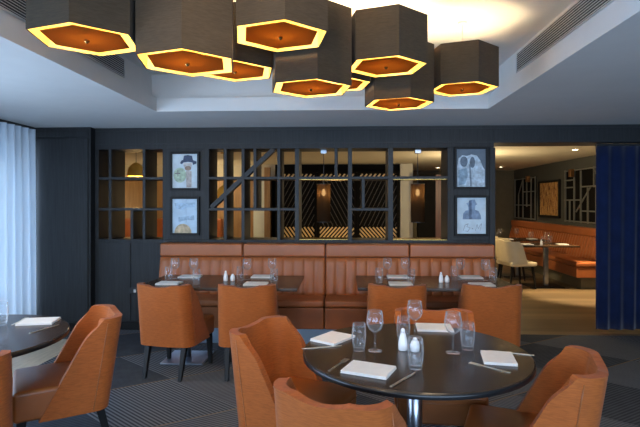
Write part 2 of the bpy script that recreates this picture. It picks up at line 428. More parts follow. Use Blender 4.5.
# ------------------------------------------------------------------ hexagonal pendants
def hexpts(r, rot=R(42)): return [(r * math.cos(rot + k * PI / 3), r * math.sin(rot + k * PI / 3)) for k in range(6)]
def hex_pendant(x, y, zb, label, power, ztop=2.55):
    t = thing('hexagonal_pendant', label, 'pendant lamp', (x, y, zr), 0, 'hexagonal pendants clustered in the ceiling recess')
    b, tp = zb - zr, ztop - zr
    r0 = .2385
    def shell(ra, rb):
        m = MB(); rows = []
        for r, z in ((ra, b), (ra, tp), (rb, tp), (rb, b), (ra, b)): rows.append([(px, py, z) for px, py in hexpts(r)])
        m.grid(rows, True); return m
    shell(r0, r0 - .005).build('shade', M['shade'], t)
    shell(r0 - .0055, r0 - .008).build('gold_liner', M['liner'], t)
    dz = b + .003
    MB().prism(hexpts(.187), .004, Matrix.Translation((0, 0, dz))).build('diffuser', M['diff'], t)
    fin = MB().lathe([(.004, .03), (.004, .002), (.011, .001), (.011, -.006), (.004, -.014)], (0, 0, dz), 12, True, True).build('finial', M['brass'], t)
    sp = MB()
    for k in range(3):
        a = R(42) + k * 2 * PI / 3; sp.bar((0, 0, tp - .03), ((r0 - .008) * math.cos(a), (r0 - .008) * math.sin(a), tp - .03), .006, .006, (0, 0, 1))
    sp.build('spider', M['black_metal'], t)
    MB().cyl(0, 0, tp - .06, -.008, .0022, 8).build('rod', M['paint'], t)
    MB().lathe([(.03, 0), (.03, -.006), (.012, -.010)], (0, 0, 0), 20, True, True).build('canopy', M['paint'], t)
    hold = MB().lathe([(.018, tp - .06), (.018, tp - .10)], (0, 0, 0), 12, True, True).build('bulb_holder', M['black_metal'], t)
    lz = zb + .16
    MB().lathe([(.006, .06), (.014, .05), (.024, .02), (.026, 0), (.018, -.02), (.004, -.03)], (0, 0, lz - zr), 14, True, True).build('bulb', M['bulb'], hold)
    lamp('POINT', 'pendant_light', (x, y, zb + .10), power, (1, .80, .48), .03)
    lamp('SPOT', 'pendant_uplight', (x, y, zb + .05), 8, (1, .80, .48), .03, 110, .3, (x, y, zr))
    lamp('SPOT', 'pendant_wash', (x, y, ztop - .06), 11, (1, .74, .38), .03, 165, .3, (x, y, zr))
P = 6
hex_pendant(-1.150, 2.160, 2.222, 'dark hexagonal pendant lamp at the left end of the cluster, nearest the left vent', P)
hex_pendant(-.724, 2.256, 2.140, 'low hanging dark hexagonal pendant lamp second from the left end of the cluster', P)
hex_pendant(-.300, 2.321, 2.278, 'dark hexagonal pendant lamp at front centre of the cluster, third from the left', P)
hex_pendant(-.185, 2.752, 2.130, 'low dark hexagonal pendant lamp hanging just below and behind the front centre one', P)
hex_pendant(.242, 2.868, 2.278, 'dark hexagonal pendant lamp right of centre with the bright ceiling glow above it', P)
hex_pendant(.372, 3.390, 2.165, 'dark hexagonal pendant lamp at the back, tucked low below the right of centre one', P)
hex_pendant(.820, 3.470, 2.280, 'dark hexagonal pendant lamp at the right end of the cluster by the right vent', P)
hex_pendant(-.622, 2.800, 2.245, 'dark hexagonal pendant lamp half hidden behind the second from left one', P)
hex_pendant(-.052, 3.270, 2.275, 'dark hexagonal pendant lamp mostly hidden mid cluster, only a small amber corner showing', P)

# added warm fill spots for the dining room, no fixtures, out of view
for x, y, z, e, tx, ty, tz in ((-2.5, 1.5, H, 60, -1.6, 4.6, .6), (1.95, 1.5, H, 60, 1.2, 4.6, .6), (-.25, 1.2, zr, 70, -.3, 5.4, .7), (-.9, 1.0, zr, 42, -.5, 2.7, .5), (.6, 1.0, zr, 42, .6, 2.6, .5), (-2.4, 1.9, H, 35, -1.9, 3.0, .3)):
    lamp('SPOT', 'dining_fill_spot', (x, y, z - .03), e * .85, (1, .76, .48), .05, 75, .7, (tx, ty, tz))

# ------------------------------------------------------------------ display dividers in the wall openings
def upright(t, x, z0, z1, w=.034, y0=YB + .006, y1=YB + WD - .006): MB().box(x - w / 2, y0, z0, x + w / 2, y1, z1).build('upright', M['panel_d'], t, bevel=.002)
def shelf(t, x0, x1, z, h=.03): MB().box(x0, YB + .004, z - h / 2, x1, YB + WD - .004, z + h / 2).build('shelf', M['panel_d'], t, bevel=.002)
zA, zB = 1.779, 1.415
t = thing('display_divider', 'small charcoal open grid divider of three rows left of the hat pictures', 'shelving', (0, 0, 0), 0, 'open grid dividers in the dark wall')
for x in (-2.760, -2.352): upright(t, x, sz0, sz1)
upright(t, -2.498, sz0, zB - .015)
for z in (zA, zB): shelf(t, sx0, sx1, z)
t = thing('display_divider', 'long charcoal open grid divider above the bench with a slanting brace', 'shelving', (0, 0, 0), 0, 'open grid dividers in the dark wall')
for x, wd in ((-1.385, .034), (-1.176, .036), (-.757, .036), (-.545, .048), (.070, .046), (.535, .058)): upright(t, x, sz0, sz1, wd)
upright(t, -1.036, zB + .015, sz1)
upright(t, -.092, zA + .015, sz1); upright(t, .222, zB + .015, zA - .015)
shelf(t, mx0, mx1, zA); shelf(t, mx0, -.545, zB); shelf(t, .07, .535, zB)
MB().bar((-1.555, YB + .06, 1.435), (-.818, YB + .06, 2.118), .052, .10).build('brace', M['panel_d'], t, bevel=.002)
for x0, x1 in ((-.521, .047), (.564, mx1)):  # strips stand in for pendant glow on the shelf underside and sill
    MB().box(x0 + .004, YB + .03, zA - .019, x1 - .004, YB + .36, zA - .0155).build('brass_glow_strip', M['brass'], t)
    MB().box(x0 + .004, YB + .03, sz0 + .0005, x1 - .004, YB + .36, sz0 + .004).build('brass_glow_strip', M['brass'], t)
def tube_pendant(x, y, label):
    t = thing('tube_pendant', label, 'pendant lamp', (x, y, sz1), 0, 'smoked tube pendants inside the long divider')
    o = lambda z: z - sz1
    MB().box(-.035, -.035, -.045, .035, .035, 0).build('canopy', M['steel'], t, bevel=.004)
    MB().cyl(0, 0, o(1.70), -.045, .004, 8).build('cord', M['black_metal'], t)
    MB().lathe([(.08, o(1.715)), (.08, o(1.262))], (0, 0, 0), 28).build('shade', M['smoke'], t, True)
    rg = MB()
    for z in (1.713, 1.262): rg.lathe([(.0815, o(z) - .003), (.0815, o(z) + .003), (.0765, o(z) + .003), (.0765, o(z) - .003), (.0815, o(z) - .003)], (0, 0, 0), 28)
    for k in range(3): rg.bar((0, 0, o(1.713)), (.078 * math.cos(k * 2.094), .078 * math.sin(k * 2.094), o(1.713)), .004, .004, (0, 0, 1))
    rg.build('ring', M['black_metal'], t)
    h = MB().cyl(0, 0, o(1.655), o(1.70), .016, 12).build('bulb_holder', M['brass'], t)
    MB().lathe([(.008, 0), (.02, -.02), (.026, -.05), (.018, -.075), (.004, -.085)], (0, 0, o(1.655)), 14, True, True).build('bulb', M['bulb'], h)
    lamp('POINT', 'tube_pendant_light', (x, y, 1.62), 3.0, (1, .60, .22), .03)
tube_pendant(-.242, 5.90, 'smoked tube pendant glowing amber in the middle bay of the long divider')
tube_pendant(.872, 5.90, 'smoked tube pendant glowing amber in the right bay of the long divider')

# ------------------------------------------------------------------ framed pictures
def picture(x0, z0, x1, z1, label, y=YB, fw=.026, group='framed pictures on the dark wall', bg=(.60, .68, .72), shapes=()):
    cx, cz = (x0 + x1) / 2, (z0 + z1) / 2; wx, wz = (x1 - x0) / 2, (z1 - z0) / 2
    t = thing('framed_picture', label, 'picture', (cx, y, cz), 0, group)
    f = MB()
    f.box(-wx - fw, -.035, -wz - fw, -wx, 0, wz + fw); f.box(wx, -.035, -wz - fw, wx + fw, 0, wz + fw)
    f.box(-wx, -.035, -wz - fw, wx, 0, -wz); f.box(-wx, -.035, wz, wx, 0, wz + fw)
    f.build('frame', M['black_wood'], t, bevel=.003)
    g = G('picture_ground'); n = g.noise(g.coord(), 9, 4)
    pr = MB().box(-wx, -.014, -wz, wx, 0, wz).build('print', g.bsdf(g.ramp(n, C(*[c * .82 for c in bg]), C(*[min(1, c * 1.08) for c in bg])), .5), t)
    MX = Matrix(((1, 0, 0, 0), (0, 0, -1, -.014), (0, 1, 0, 0), (0, 0, 0, 1)))
    for k, (nm, col, pts) in enumerate(shapes):
        g = G('ink_' + nm); n = g.noise(g.coord(), 22, 3)
        mt = g.bsdf(g.ramp(n, C(*[c * .65 for c in col]), C(*[min(1, c * 1.3) for c in col])), .6)
        m = MB()
        for poly in (pts if isinstance(pts[0][0], (tuple, list)) else [pts]):
            m.prism([((px - .5) * 2 * wx, (.5 - py) * 2 * wz) for px, py in poly], .0006 + .0004 * k, MX)
        m.build(nm, mt, pr)
def ell(cx, cy, rx, ry, a0=0, a1=360, n=18): return [(cx + rx * math.cos(R(a0 + (a1 - a0) * k / n)), cy + ry * math.sin(R(a0 + (a1 - a0) * k / n))) for k in range(n + (0 if a1 - a0 == 360 else 1))]
def stroke(pts, w=.012):
    out = []
    for a, b in zip(pts, pts[1:]):
        dx, dy = b[0] - a[0], b[1] - a[1]; l = math.hypot(dx, dy); nx, ny = -dy / l * w, dx / l * w
        out.append([(a[0] + nx, a[1] + ny), (b[0] + nx, b[1] + ny), (b[0] - nx, b[1] - ny), (a[0] - nx, a[1] - ny)])
    return out
picture(-2.004, 1.663, -1.706, 2.060, 'pale framed picture of a bearded figure in a dark blue hat, upper left picture', shapes=(
    ('green_wash', (.42, .52, .38), ell(.30, .62, .26, .22)),
    ('face', (.62, .58, .54), [(.44, .26), (.78, .26), (.77, .36), (.72, .46), (.52, .44), (.44, .34)]),
    ('beard', (.30, .20, .14), ell(.62, .42, .13, .07)),
    ('neck', (.46, .40, .36), [(.54, .50), (.76, .50), (.76, .98), (.56, .98)]),
    ('hat', (.045, .065, .12), [(.30, .27), (.36, .19), (.43, .17), (.46, .05), (.60, .03), (.78, .05), (.82, .18), (.96, .22), (.96, .28), (.82, .32), (.80, .25), (.62, .23), (.44, .25), (.38, .30)]),
    ('cross', (.20, .16, .16), stroke([(.10, .57), (.32, .57)], .014) + stroke([(.22, .47), (.22, .66)], .014))))
picture(-2.004, 1.138, -1.708, 1.535, 'pale blue framed picture with a sandy mound, below the bearded figure in a hat', bg=(.50, .64, .76), shapes=(
    ('top_band', (.36, .50, .64), [(.08, .12), (.92, .10), (.90, .24), (.60, .25), (.40, .32), (.14, .28)]),
    ('mid_band', (.34, .47, .60), [(.24, .54), (.86, .48), (.88, .62), (.56, .62), (.24, .68)]),
    ('fold_line', (.30, .42, .55), stroke([(.55, .02), (.55, .70)], .008)),
    ('mound', (.55, .42, .26), ell(.42, 1.0, .34, .27, 180, 360))))
picture(1.276, 1.672, 1.604, 2.100, 'dark blue framed picture with a pale arched shape, upper picture left of the opening', bg=(.11, .15, .20), shapes=(
    ('pale_arch', (.50, .60, .68), [(.04, 1.0), (.03, .45), (.08, .24), (.20, .16), (.36, .18), (.52, .14), (.70, .17), (.82, .30), (.90, .46), (.97, .55), (.97, 1.0)]),
    ('dark_eye', (.13, .17, .22), ell(.26, .33, .13, .14)),
    ('dark_gap', (.12, .16, .21), ell(.55, .35, .09, .15)),
    ('blue_shadow', (.27, .38, .48), [(.06, .55), (.36, .50), (.40, .70), (.30, .92), (.08, .96)]),
    ('fold', (.19, .25, .31), stroke([(.46, .40), (.50, .98)], .03))))
picture(1.282, 1.140, 1.606, 1.548, 'pale framed picture of blue hatted head and shoulders above handwriting', bg=(.56, .68, .76), shapes=(
    ('shoulders', (.20, .28, .40), [(.20, .60), (.22, .44), (.30, .36), (.42, .34), (.66, .34), (.76, .38), (.82, .48), (.84, .60)]),
    ('head', (.24, .33, .46), [(.40, .36), (.38, .22), (.32, .16), (.42, .12), (.44, .06), (.62, .05), (.66, .13), (.70, .18), (.64, .22), (.62, .36)]),
    ('dark_half', (.10, .14, .22), [(.42, .08), (.51, .07), (.51, .60), (.42, .60)]),
    ('handwriting', (.22, .26, .32), stroke([(.22, .92), (.28, .76), (.40, .72), (.34, .80), (.46, .84), (.38, .94), (.28, .92)], .006) + stroke([(.52, .86), (.56, .86)], .012) + stroke([(.64, .92), (.70, .74), (.74, .86), (.82, .74), (.86, .72), (.80, .92)], .006))))

# ------------------------------------------------------------------ long banquette against the dark wall
bx0, bx1 = -2.096, 1.664
t = thing('banquette_bench', 'long cognac leather banquette with channelled back under the grid divider', 'bench', (0, 0, 0))
seams = [bx0, -1.140, -.206, .728, bx1]
MB().box(bx0 + .02, 5.20, 0, bx1 - .02, YB - .005, .165).build('plinth', M['plinth'], t)
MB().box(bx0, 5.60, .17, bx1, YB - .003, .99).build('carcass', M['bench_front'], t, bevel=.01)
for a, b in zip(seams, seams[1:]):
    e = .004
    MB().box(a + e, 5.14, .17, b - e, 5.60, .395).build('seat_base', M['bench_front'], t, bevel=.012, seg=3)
    MB().box(a + e, 5.125, .40, b - e, 5.50, .475).build('seat_cushion', M['bench_leather'], t, bevel=.025, seg=4)
    bk = MB(); n = 8; per = 10; rows = []
    for j in range(9):
        z = .46 + (.875 - .46) * j / 8; y = 5.455 + .085 * j / 8; row = []
        for i in range(n * per + 1):
            u = i / per; f = abs(math.sin(PI * u))
            row.append((a + e + (b - a - 2 * e) * i / (n * per), y - .020 * f ** .55, z))
        rows.append(row)
    vr = bk.grid(rows)
    back = [[bk.bm.verts.new((r[k].co.x, 5.62, r[k].co.z)) for k in (0, -1)] for r in (vr[0], vr[-1])]
    bk.bm.faces.new([*vr[-1], back[1][1], back[1][0]]); bk.bm.faces.new([*vr[0][::-1], back[0][0], back[0][1]])
    bk.bm.faces.new([r[0] for r in vr] + [back[1][0], back[0][0]]); bk.bm.faces.new([r[-1] for r in vr][::-1] + [back[0][1], back[1][1]])
    bk.bm.faces.new([back[0][0], back[1][0], back[1][1], back[0][1]])
    bk.build('channelled_back', M['bench_leather'], t, True)
    MB().box(a + e, 5.515, .882, b - e, YB - .004, 1.030).build('bolster', M['bench_leather'], t, bevel=.022, seg=4)

# ------------------------------------------------------------------ dining chairs
def tub_shell(w0=.252, w1=.243, yb0=-.215, yb1=-.30, L0=.37, L1=.185, zb=.275, zc=.806, zm=.788, th=.050, rc=.085, zw=.762, mat=None, parent=None):
    def path(t, inset):
        w = w0 + (w1 - w0) * t - inset; yb = yb0 + (yb1 - yb0) * t
        yf = yb + L0 + (L1 - L0) * t - .035 * max(0, (t - .82) / .18) ** 2
        yb += inset; r = rc + .02 * t - inset * .25
        pts = []
        for k in range(8): pts.append((-w, yf + (yb + r - yf) * k / 8, 'w', k / 8))
        for k in range(12):
            a = PI + (PI / 2) * k / 12; pts.append((-w + r + r * math.cos(a), yb + r + r * math.sin(a), 'c', k / 12))
        for k in range(13): pts.append((-w + r + (2 * w - 2 * r) * k / 12, yb - .012 * math.sin(PI * k / 12), 'b', abs(k / 12 - .5) * 2))
        mir = [(-x, y, s, k) for x, y, s, k in pts[:20]][::-1]
        return pts + mir
    nv = 18; m = MB()
    def ztop(s, k):
        if s == 'w': return zw + (zc - zw) * math.sin(PI / 2 * k)
        if s == 'c': return zc
        return zm + (zc - zm) * k ** 2
    def lay(inset):
        rows = []
        for j in range(nv + 1):
            t = j / nv; row = []
            ins = inset * (1 - .25 * t)
            for x, y, s, k in path(t, ins): row.append((x, y, zb + (ztop(s, k) - zb) * t))
            rows.append(row)
        return m.grid(rows)
    o, i = lay(0), lay(th)
    n = len(o[0])
    for j in range(nv):
        for e in (0, n - 1): m.bm.faces.new((o[j][e], o[j + 1][e], i[j + 1][e], i[j][e]))
    for j in (0, nv):
        for k in range(n - 1): m.bm.faces.new((o[j][k], o[j][k + 1], i[j][k + 1], i[j][k]))
    return m.build('backrest', mat, parent, True, bevel=.020, seg=4, angle=55), [[v for v in r] for r in ([],)]
def make_chair():
    t = thing('dining_chair', '', 'chair', (0, 0, 0), 0, 'tan orange dining chairs')
    bk, _ = tub_shell(mat=M['chair_fabric'], parent=t)
    m = MB(); rows = []
    # upholstered seat box, gently crowned
    N = 8
    def zt(x, y): return .455 + .022 * (1 - (x / .246) ** 2) * (1 - ((y - .06) / .22) ** 4 if abs(y - .06) < .22 else 0)
    xs = [-.243 + .486 * k / N for k in range(N + 1)]; ys = [-.16 + .44 * k / N for k in range(N + 1)]
    top = [[(x, y, zt(x, y)) for x in xs] for y in ys]; bot = [[(x, y, .285) for x in xs] for y in ys]
    a = m.grid(top); b = m.grid(bot)
    for k in range(N):
        for ra, rb in ((a[0], b[0]), (a[-1], b[-1])): m.bm.faces.new((ra[k], ra[k + 1], rb[k + 1], rb[k]))
        for e in (0, -1): m.bm.faces.new((a[k][e], a[k + 1][e], b[k + 1][e], b[k][e]))
    st = m.build('seat', M['chair_leather'], t, True, bevel=.022, seg=4, angle=50)
    MB().tube([(-.244, .275, .405), (-.21, .283, .407), (.21, .283, .407), (.244, .275, .405)], .0035, 6).build('piping', M['chair_leather'], st, True)
    for s in (-1, 1):                                       # seams where the wings meet the back
        pts = []
        for k in range(9):
            q = .02 + .95 * k / 8; w = .252 + (.243 - .252) * q; yb = -.215 - .085 * q
            pts.append((s * (w + .0005), yb + .094, .275 + .52 * q))
        MB().tube(pts, .003, 6).build('piping', M['chair_leather'], bk, True)
    for x, y, x2, y2 in ((-.17, -.16, -.165, -.235), (.17, -.16, .165, -.235), (-.205, .235, -.212, .255), (.205, .235, .212, .255)):
        MB().taper((x, y, .29), .024, (x2, y2, 0), .0145).build('leg', M['black_wood'], t, bevel=.003)
    return t
chair0 = make_chair()
def place(proto, first, bx_, by_, head, label, group=None, off=.28):
    o = proto if first else copy_tree(proto)
    h = R(head); o.location = (bx_ + off * math.cos(h), by_ + off * math.sin(h), 0); o.rotation_euler = (0, 0, h - PI / 2)
    o['label'] = label
    if group: o['group'] = group
    return o
CH = [
 (-.085, 1.745, 61, 'orange chair in front of the foreground round table, its outer back toward the camera'),
 (-.535, 2.810, -24, 'orange chair at the left side of the foreground round table, inner back showing'),
 (1.100, 2.195, 160, 'orange chair at the right of the foreground round table, nearest the blue curtain'),
 (.575, 3.260, -94, 'orange chair on the far side of the round table facing the camera'),
 (-1.470, 3.110, 214, 'orange chair with a shiny seat at the left table, nearest the dark wall panel'),
 (-1.705, 2.030, 126, 'partly cropped orange chair at the left table by the bottom left corner'),
 (-1.540, 4.050, 80, 'leftmost orange chair at the banquette tables, a steel table base behind its legs'),
 (-.815, 4.060, 93, 'orange chair at the left banquette table, right of the leftmost one'),
 (.447, 4.125, 89, 'orange chair at the right banquette table nearest the middle gap'),
 (1.250, 4.165, 89, 'orange chair at the right end of the banquette tables by the wide opening'),
]
for i, (x, y, h, lb) in enumerate(CH): place(chair0, i == 0, x, y, h, lb)

# ------------------------------------------------------------------ tables
def round_table(x, y, label):
    t = thing('round_table', label, 'table', (x, y, 0), 0, 'round dark wood tables')
    MB().lathe([(.535, -.030), (.558, -.026), (.562, -.006), (.556, 0)], (0, 0, .75), 72, True, True).build('tabletop', [M['table_top']], t, False)
    MB().lathe([(.5625, -.027), (.564, -.016), (.5625, -.004), (.561, -.004), (.561, -.027), (.5625, -.027)], (0, 0, .75), 72).build('edge_band', M['table_edge'], t, True)
    MB().cyl(0, 0, .02, .715, .038, 24).build('column', M['steel'], t, True)
    MB().lathe([(.30, 0), (.30, .008), (.28, .016), (.05, .022)], (0, 0, 0), 40, True, True).build('base_plate', M['steel'], t)
    MB().box(-.16, -.16, .708, .16, .16, .720).build('mount_plate', M['black_metal'], t)
TR = (.356, 2.515); TLft = (-2.150, 2.640)
round_table(*TR, 'round dark wood table in the foreground laid for four')
round_table(*TLft, 'round dark wood table cut off by the left edge by the sheer curtain')
def bench_table(x0, y0, x1, y1, label, legx):
    cx, cy = (x0 + x1) / 2, (y0 + y1) / 2
    t = thing('banquette_table', label, 'table', (cx, cy, 0), 0, 'long dark tables along the banquette')
    MB().box(x0 - cx, y0 - cy, .722, x1 - cx, y1 - cy, .75).build('tabletop', M['table_top'], t, bevel=.004)
    for lx in legx:
        MB().cyl(lx - cx, .03, .015, .715, .03, 20).build('column', M['steel'], t, True)
        MB().box(lx - cx - .2, -.17, 0, lx - cx + .2, .23, .016).build('base_plate', M['steel'], t, bevel=.004)
        MB().box(lx - cx - .15, -.15, .708, lx - cx + .15, .15, .722).build('mount_plate', M['black_metal'], t)
bench_table(-1.835, 4.27, -.405, 5.02, 'long dark table at the left half of the banquette', (-1.495, -.745))
bench_table(.120, 4.33, 1.535, 5.06, 'long dark table at the right half of the banquette', (.46, 1.20))

# ------------------------------------------------------------------ tableware
ZT = .7505
def wine_mesh():
    return MB().lathe([(.0004, .002), (.034, .0), (.035, .003), (.012, .008), (.0045, .014), (.0042, .085), (.010, .094), (.031, .110), (.0415, .133), (.0428, .150), (.0405, .172), (.0355, .202),
                       (.0345, .202), (.0392, .172), (.0414, .150), (.040, .134), (.029, .112), (.008, .097), (.0005, .095)], seg=28, cap0=True, cap1=True)
def tumbler_mesh():
    return MB().lathe([(.0005, 0), (.026, .0), (.028, .004), (.0335, .040), (.0360, .072), (.0350, .100), (.0315, .138), (.0302, .138), (.0335, .100), (.0345, .072), (.032, .042), (.0262, .018), (.0005, .015)], seg=28, cap0=True, cap1=True)
W0 = wine_mesh(); wine0 = W0.build('wine_glass', M['glass'], None, True)
tum0 = tumbler_mesh().build('tumbler', M['glass'], None, True)
nm = MB()
nm.box(-.105, -.080, 0, .105, .080, .004); nm.box(-.103, -.079, .0045, .104, .078, .0085); nm.box(-.104, -.080, .009, .102, .079, .013)
nap0 = nm.build('napkin', M['napkin'], None, bevel=.0024, seg=2)
def knife0_():
    m = MB(); m.prism([(-.006, -.105), (.006, -.105), (.0065, -.02), (.0045, -.01), (.0085, .0), (.0095, .06), (.004, .105), (-.002, .11), (-.0045, .0), (-.0045, -.01)], .003); return m.build('table_knife', M['cutlery'], None, bevel=.0008)
def fork0_():
    m = MB(); m.prism([(-.006, -.10), (.006, -.10), (.004, .01), (.004, .03), (.012, .05), (.012, .095), (.0085, .095), (.0085, .06), (.0055, .06), (.0055, .095), (.0018, .095), (.0018, .06), (-.0018, .06), (-.0018, .095), (-.0055, .095), (-.0055, .06), (-.0085, .06), (-.0085, .095), (-.012, .095), (-.012, .05), (-.004, .03), (-.004, .01)], .003)
    return m.build('table_fork', M['cutlery'], None, bevel=.0008)
knife0, fork0 = knife0_(), fork0_()
def shaker(x, y, label, tall, s=1.0):
    t = thing('salt_shaker' if tall else 'pepper_shaker', label, 'salt and pepper', (x, y, ZT), 0, 'white salt and pepper shakers'); t.scale = (s, s, s)
    if tall: pr = [(.019, 0), (.021, .004), (.021, .03), (.016, .06), (.010, .080)]; cp = [(.010, .080), (.0105, .086), (.008, .095), (.002, .099)]
    else: pr = [(.019, 0), (.022, .006), (.023, .028), (.019, .046), (.012, .055)]; cp = [(.012, .055), (.011, .061), (.006, .066), (.001, .067)]
    MB().lathe(pr, seg=24, cap0=True, cap1=True).build('body', M['ceramic'], t, True)
    MB().lathe(cp, seg=24, cap0=True, cap1=True).build('pierced_cap', M['ceramic'], t, True)
USED = set()
def put(proto, x, y, label, cat, rz=0, group=None, z=ZT, s=1):
    if id(proto) in USED: o = proto.copy(); COL.objects.link(o)
    else: o = proto; USED.add(id(proto))
    o.location = (x, y, z); o.rotation_euler = (0, 0, R(rz)); o.scale = (s, s, s)
    return tag(o, label, cat, group)
GW, GT, GN, GC = 'wine glasses on the tables', 'barrel tumblers on the tables', 'folded white napkins', 'cutlery on the tables'
r_ = 'the foreground round table'
put(wine0, .156, 2.497, 'stemmed wine glass left of the shakers on ' + r_, 'wine glass', 0, GW)
put(wine0, .541, 2.483, 'stemmed wine glass right of the shakers on ' + r_, 'wine glass', 0, GW)
put(wine0, .392, 2.760, 'stemmed wine glass behind the shakers on ' + r_, 'wine glass', 0, GW)
put(tum0, .076, 2.500, 'empty tumbler beside the left napkin on ' + r_, 'tumbler', 0, GT)
put(tum0, .628, 2.545, 'empty tumbler at right, next to the right wine glass on ' + r_, 'tumbler', 0, GT)
put(tum0, .322, 2.240, 'empty tumbler in front of the shakers, nearest the camera on ' + r_, 'tumbler', 0, GT)
put(tum0, .318, 2.665, 'empty tumbler just behind the tall salt shaker on ' + r_, 'tumbler', 0, GT)
shaker(.298, 2.520, 'tall white salt shaker standing amid the glasses on ' + r_, True, 1.12)
shaker(.356, 2.500, 'short round white pepper shaker seen through the front tumbler on ' + r_, False, 1.05)
put(nap0, -.060, 2.700, 'folded white napkin at the left place on ' + r_, 'napkin', 56, GN)
put(nap0, .110, 2.200, 'folded white napkin at the front place on ' + r_, 'napkin', -22, GN)
put(nap0, .735, 2.395, 'folded white napkin at the right place on ' + r_, 'napkin', 80, GN, s=.92)
put(nap0, .535, 2.955, 'folded white napkin at the far place on ' + r_, 'napkin', -4, GN)
put(fork0, -.025, 2.275, 'steel fork left of the front napkin on ' + r_, 'fork', -25, GC)
put(knife0, .250, 2.100, 'steel knife right of the front napkin on ' + r_, 'knife', -35, GC)
put(knife0, -.115, 2.545, 'steel knife in front of the left napkin on ' + r_, 'knife', -72, GC)
put(fork0, .655, 2.270, 'steel fork in front of the right napkin on ' + r_, 'fork', 48, GC)
put(knife0, .828, 2.492, 'steel knife behind the right napkin on ' + r_, 'knife', 72, GC)
put(nap0, -1.900, 2.990, 'folded white napkin on the left round table by the curtain', 'napkin', 12, GN)
put(tum0, -2.085, 2.915, 'empty tumbler on the left round table at the photo edge', 'tumbler', 0, GT)
put(knife0, -1.765, 2.835, 'steel knife beside the napkin on the left round table', 'knife', -14, GC)
put(fork0, -2.035, 3.010, 'steel fork left of the napkin on the left round table', 'fork', 10, GC)
def setting(tbl, side, wall_y, front_y, t1, w1, nb, w2, t2, nf):
    q = ' on the ' + tbl + ' banquette table'
    put(tum0, *t1, f'tumbler left of the napkins, {side} pair of places' + q, 'tumbler', 0, GT)
    put(wine0, *w1, f'wine glass left of the napkins, {side} pair of places' + q, 'wine glass', 0, GW)
    put(wine0, *w2, f'wine glass right of the napkins, {side} pair of places' + q, 'wine glass', 0, GW)
    put(tum0, *t2, f'tumbler right of the napkins, {side} pair of places' + q, 'tumbler', 0, GT)
    put(nap0, *nb, f'white napkin on the bench side, {side} pair of places' + q, 'napkin', 0, GN)
    put(nap0, *nf, f'white napkin on the chair side, {side} pair of places' + q, 'napkin', 0, GN)
setting('left', 'left', 0, 0, (-1.665, 4.62), (-1.645, 4.745), (-1.535, 4.865), (-1.462, 4.745), (-1.345, 4.45), (-1.60, 4.46))
setting('left', 'right', 0, 0, (-.985, 4.66), (-.935, 4.735), (-.815, 4.90), (-.700, 4.79), (-.640, 4.50), (-.80, 4.46))
shaker(-1.122, 4.641, 'tall white salt shaker on the left banquette table', True)
shaker(-1.058, 4.655, 'short white pepper shaker on the left banquette table', False)
setting('right', 'left', 0, 0, (.326, 4.60), (.424, 4.86), (.535, 4.955), (.598, 4.86), (.615, 4.56), (.515, 4.53))
setting('right', 'right', 0, 0, (1.055, 4.78), (1.128, 4.85), (1.255, 4.965), (1.350, 4.79), (1.390, 4.68), (1.24, 4.52))
shaker(.903, 4.652, 'tall white salt shaker on the right banquette table', True)
shaker(.960, 4.662, 'short white pepper shaker on the right banquette table', False)
t = thing('wall_socket', 'small black wall socket with a white plug left of the banquette', 'socket', (-2.47, YB - .0125, .46))
MB().box(-.05, -.008, -.035, .05, 0, .035).build('plate', M['black_metal'], t, bevel=.003)
MB().box(.012, -.03, -.018, .04, -.008, .018).build('plug', M['ceramic'], t, bevel=.004)

# ------------------------------------------------------------------ far room seen through the opening on the right
def downlight(x, y, label, power=30, spot=95, z=H):
    t = thing('downlight', label, 'ceiling light', (x, y, z), 0, 'recessed downlights in the far room')
    MB().lathe([(.062, 0), (.062, -.006), (.045, -.008), (.045, 0)], (0, 0, 0), 24).build('trim_ring', M['paint'], t)
    MB().lathe([(.044, 0), (.044, -.003)], (0, 0, 0), 24, True, True).build('lens', M['lens'], t)
    lamp('SPOT', 'downlight_light', (x, y, z - .02), power, (1, .74, .42), .04, spot, .6, (x, y - .2, 0))
downlight(3.83, 8.39, 'bright downlight in the far room ceiling nearest the blue curtain', 620, 50)
downlight(3.87, 12.4, 'downlight at the far left of the ceiling seen through the opening', 30, 100)
downlight(.70, 8.34, 'bright downlight seen through the top row of the long divider', 60, 130)
downlight(2.37, 12.6, 'small far downlight seen through the right bay of the long divider', 60, 130)
downlight(-1.0, 8.4, 'downlight seen through the long divider near its slanting brace', 60, 130)
downlight(-3.3, 9.2, 'downlight in the far room above the orange booth bench', 40, 130)
# side banquette
xs0, xs1, ys0, ys1 = 3.98, XE, 8.66, 13.6
t = thing('booth_bench', 'long cognac leather bench along the far right wall beyond the opening', 'bench', (0, 0, 0))
MB().box(xs0 + .10, ys0 + .06, 0, xs1 - .01, ys1, .20).build('plinth', M['brown_wall'], t)
MB().box(xs0, ys0, .20, xs1 - .01, ys1, .38).build('seat_base', M['bench_leather'], t, bevel=.015, seg=3)
MB().box(xs0 - .01, ys0 - .01, .385, xs1 - .12, ys1, .465).build('seat_cushion', M['bench_leather'], t, bevel=.025, seg=4)
m = MB(); rows = []; n = 44; per = 6
for j in range(7):
    z = .455 + (.86 - .455) * j / 6; x = xs1 - .20 + .11 * j / 6
    rows.append([(x - .022 * abs(math.sin(PI * i / per)) ** .55, ys0 + .02 + (ys1 - ys0 - .02) * i / (n * per), z) for i in range(n * per + 1)])
m.grid(rows)
m.build('channelled_back', M['bench_leather'], t, True)
MB().box(xs1 - .06, ys0 + .02, .40, xs1 - .012, ys1, .86).build('back_board', M['bench_leather'], t)
MB().box(xs1 - .13, ys0 + .01, .865, xs1 - .008, ys1, 1.02).build('bolster', M['bench_leather'], t, bevel=.02, seg=3)
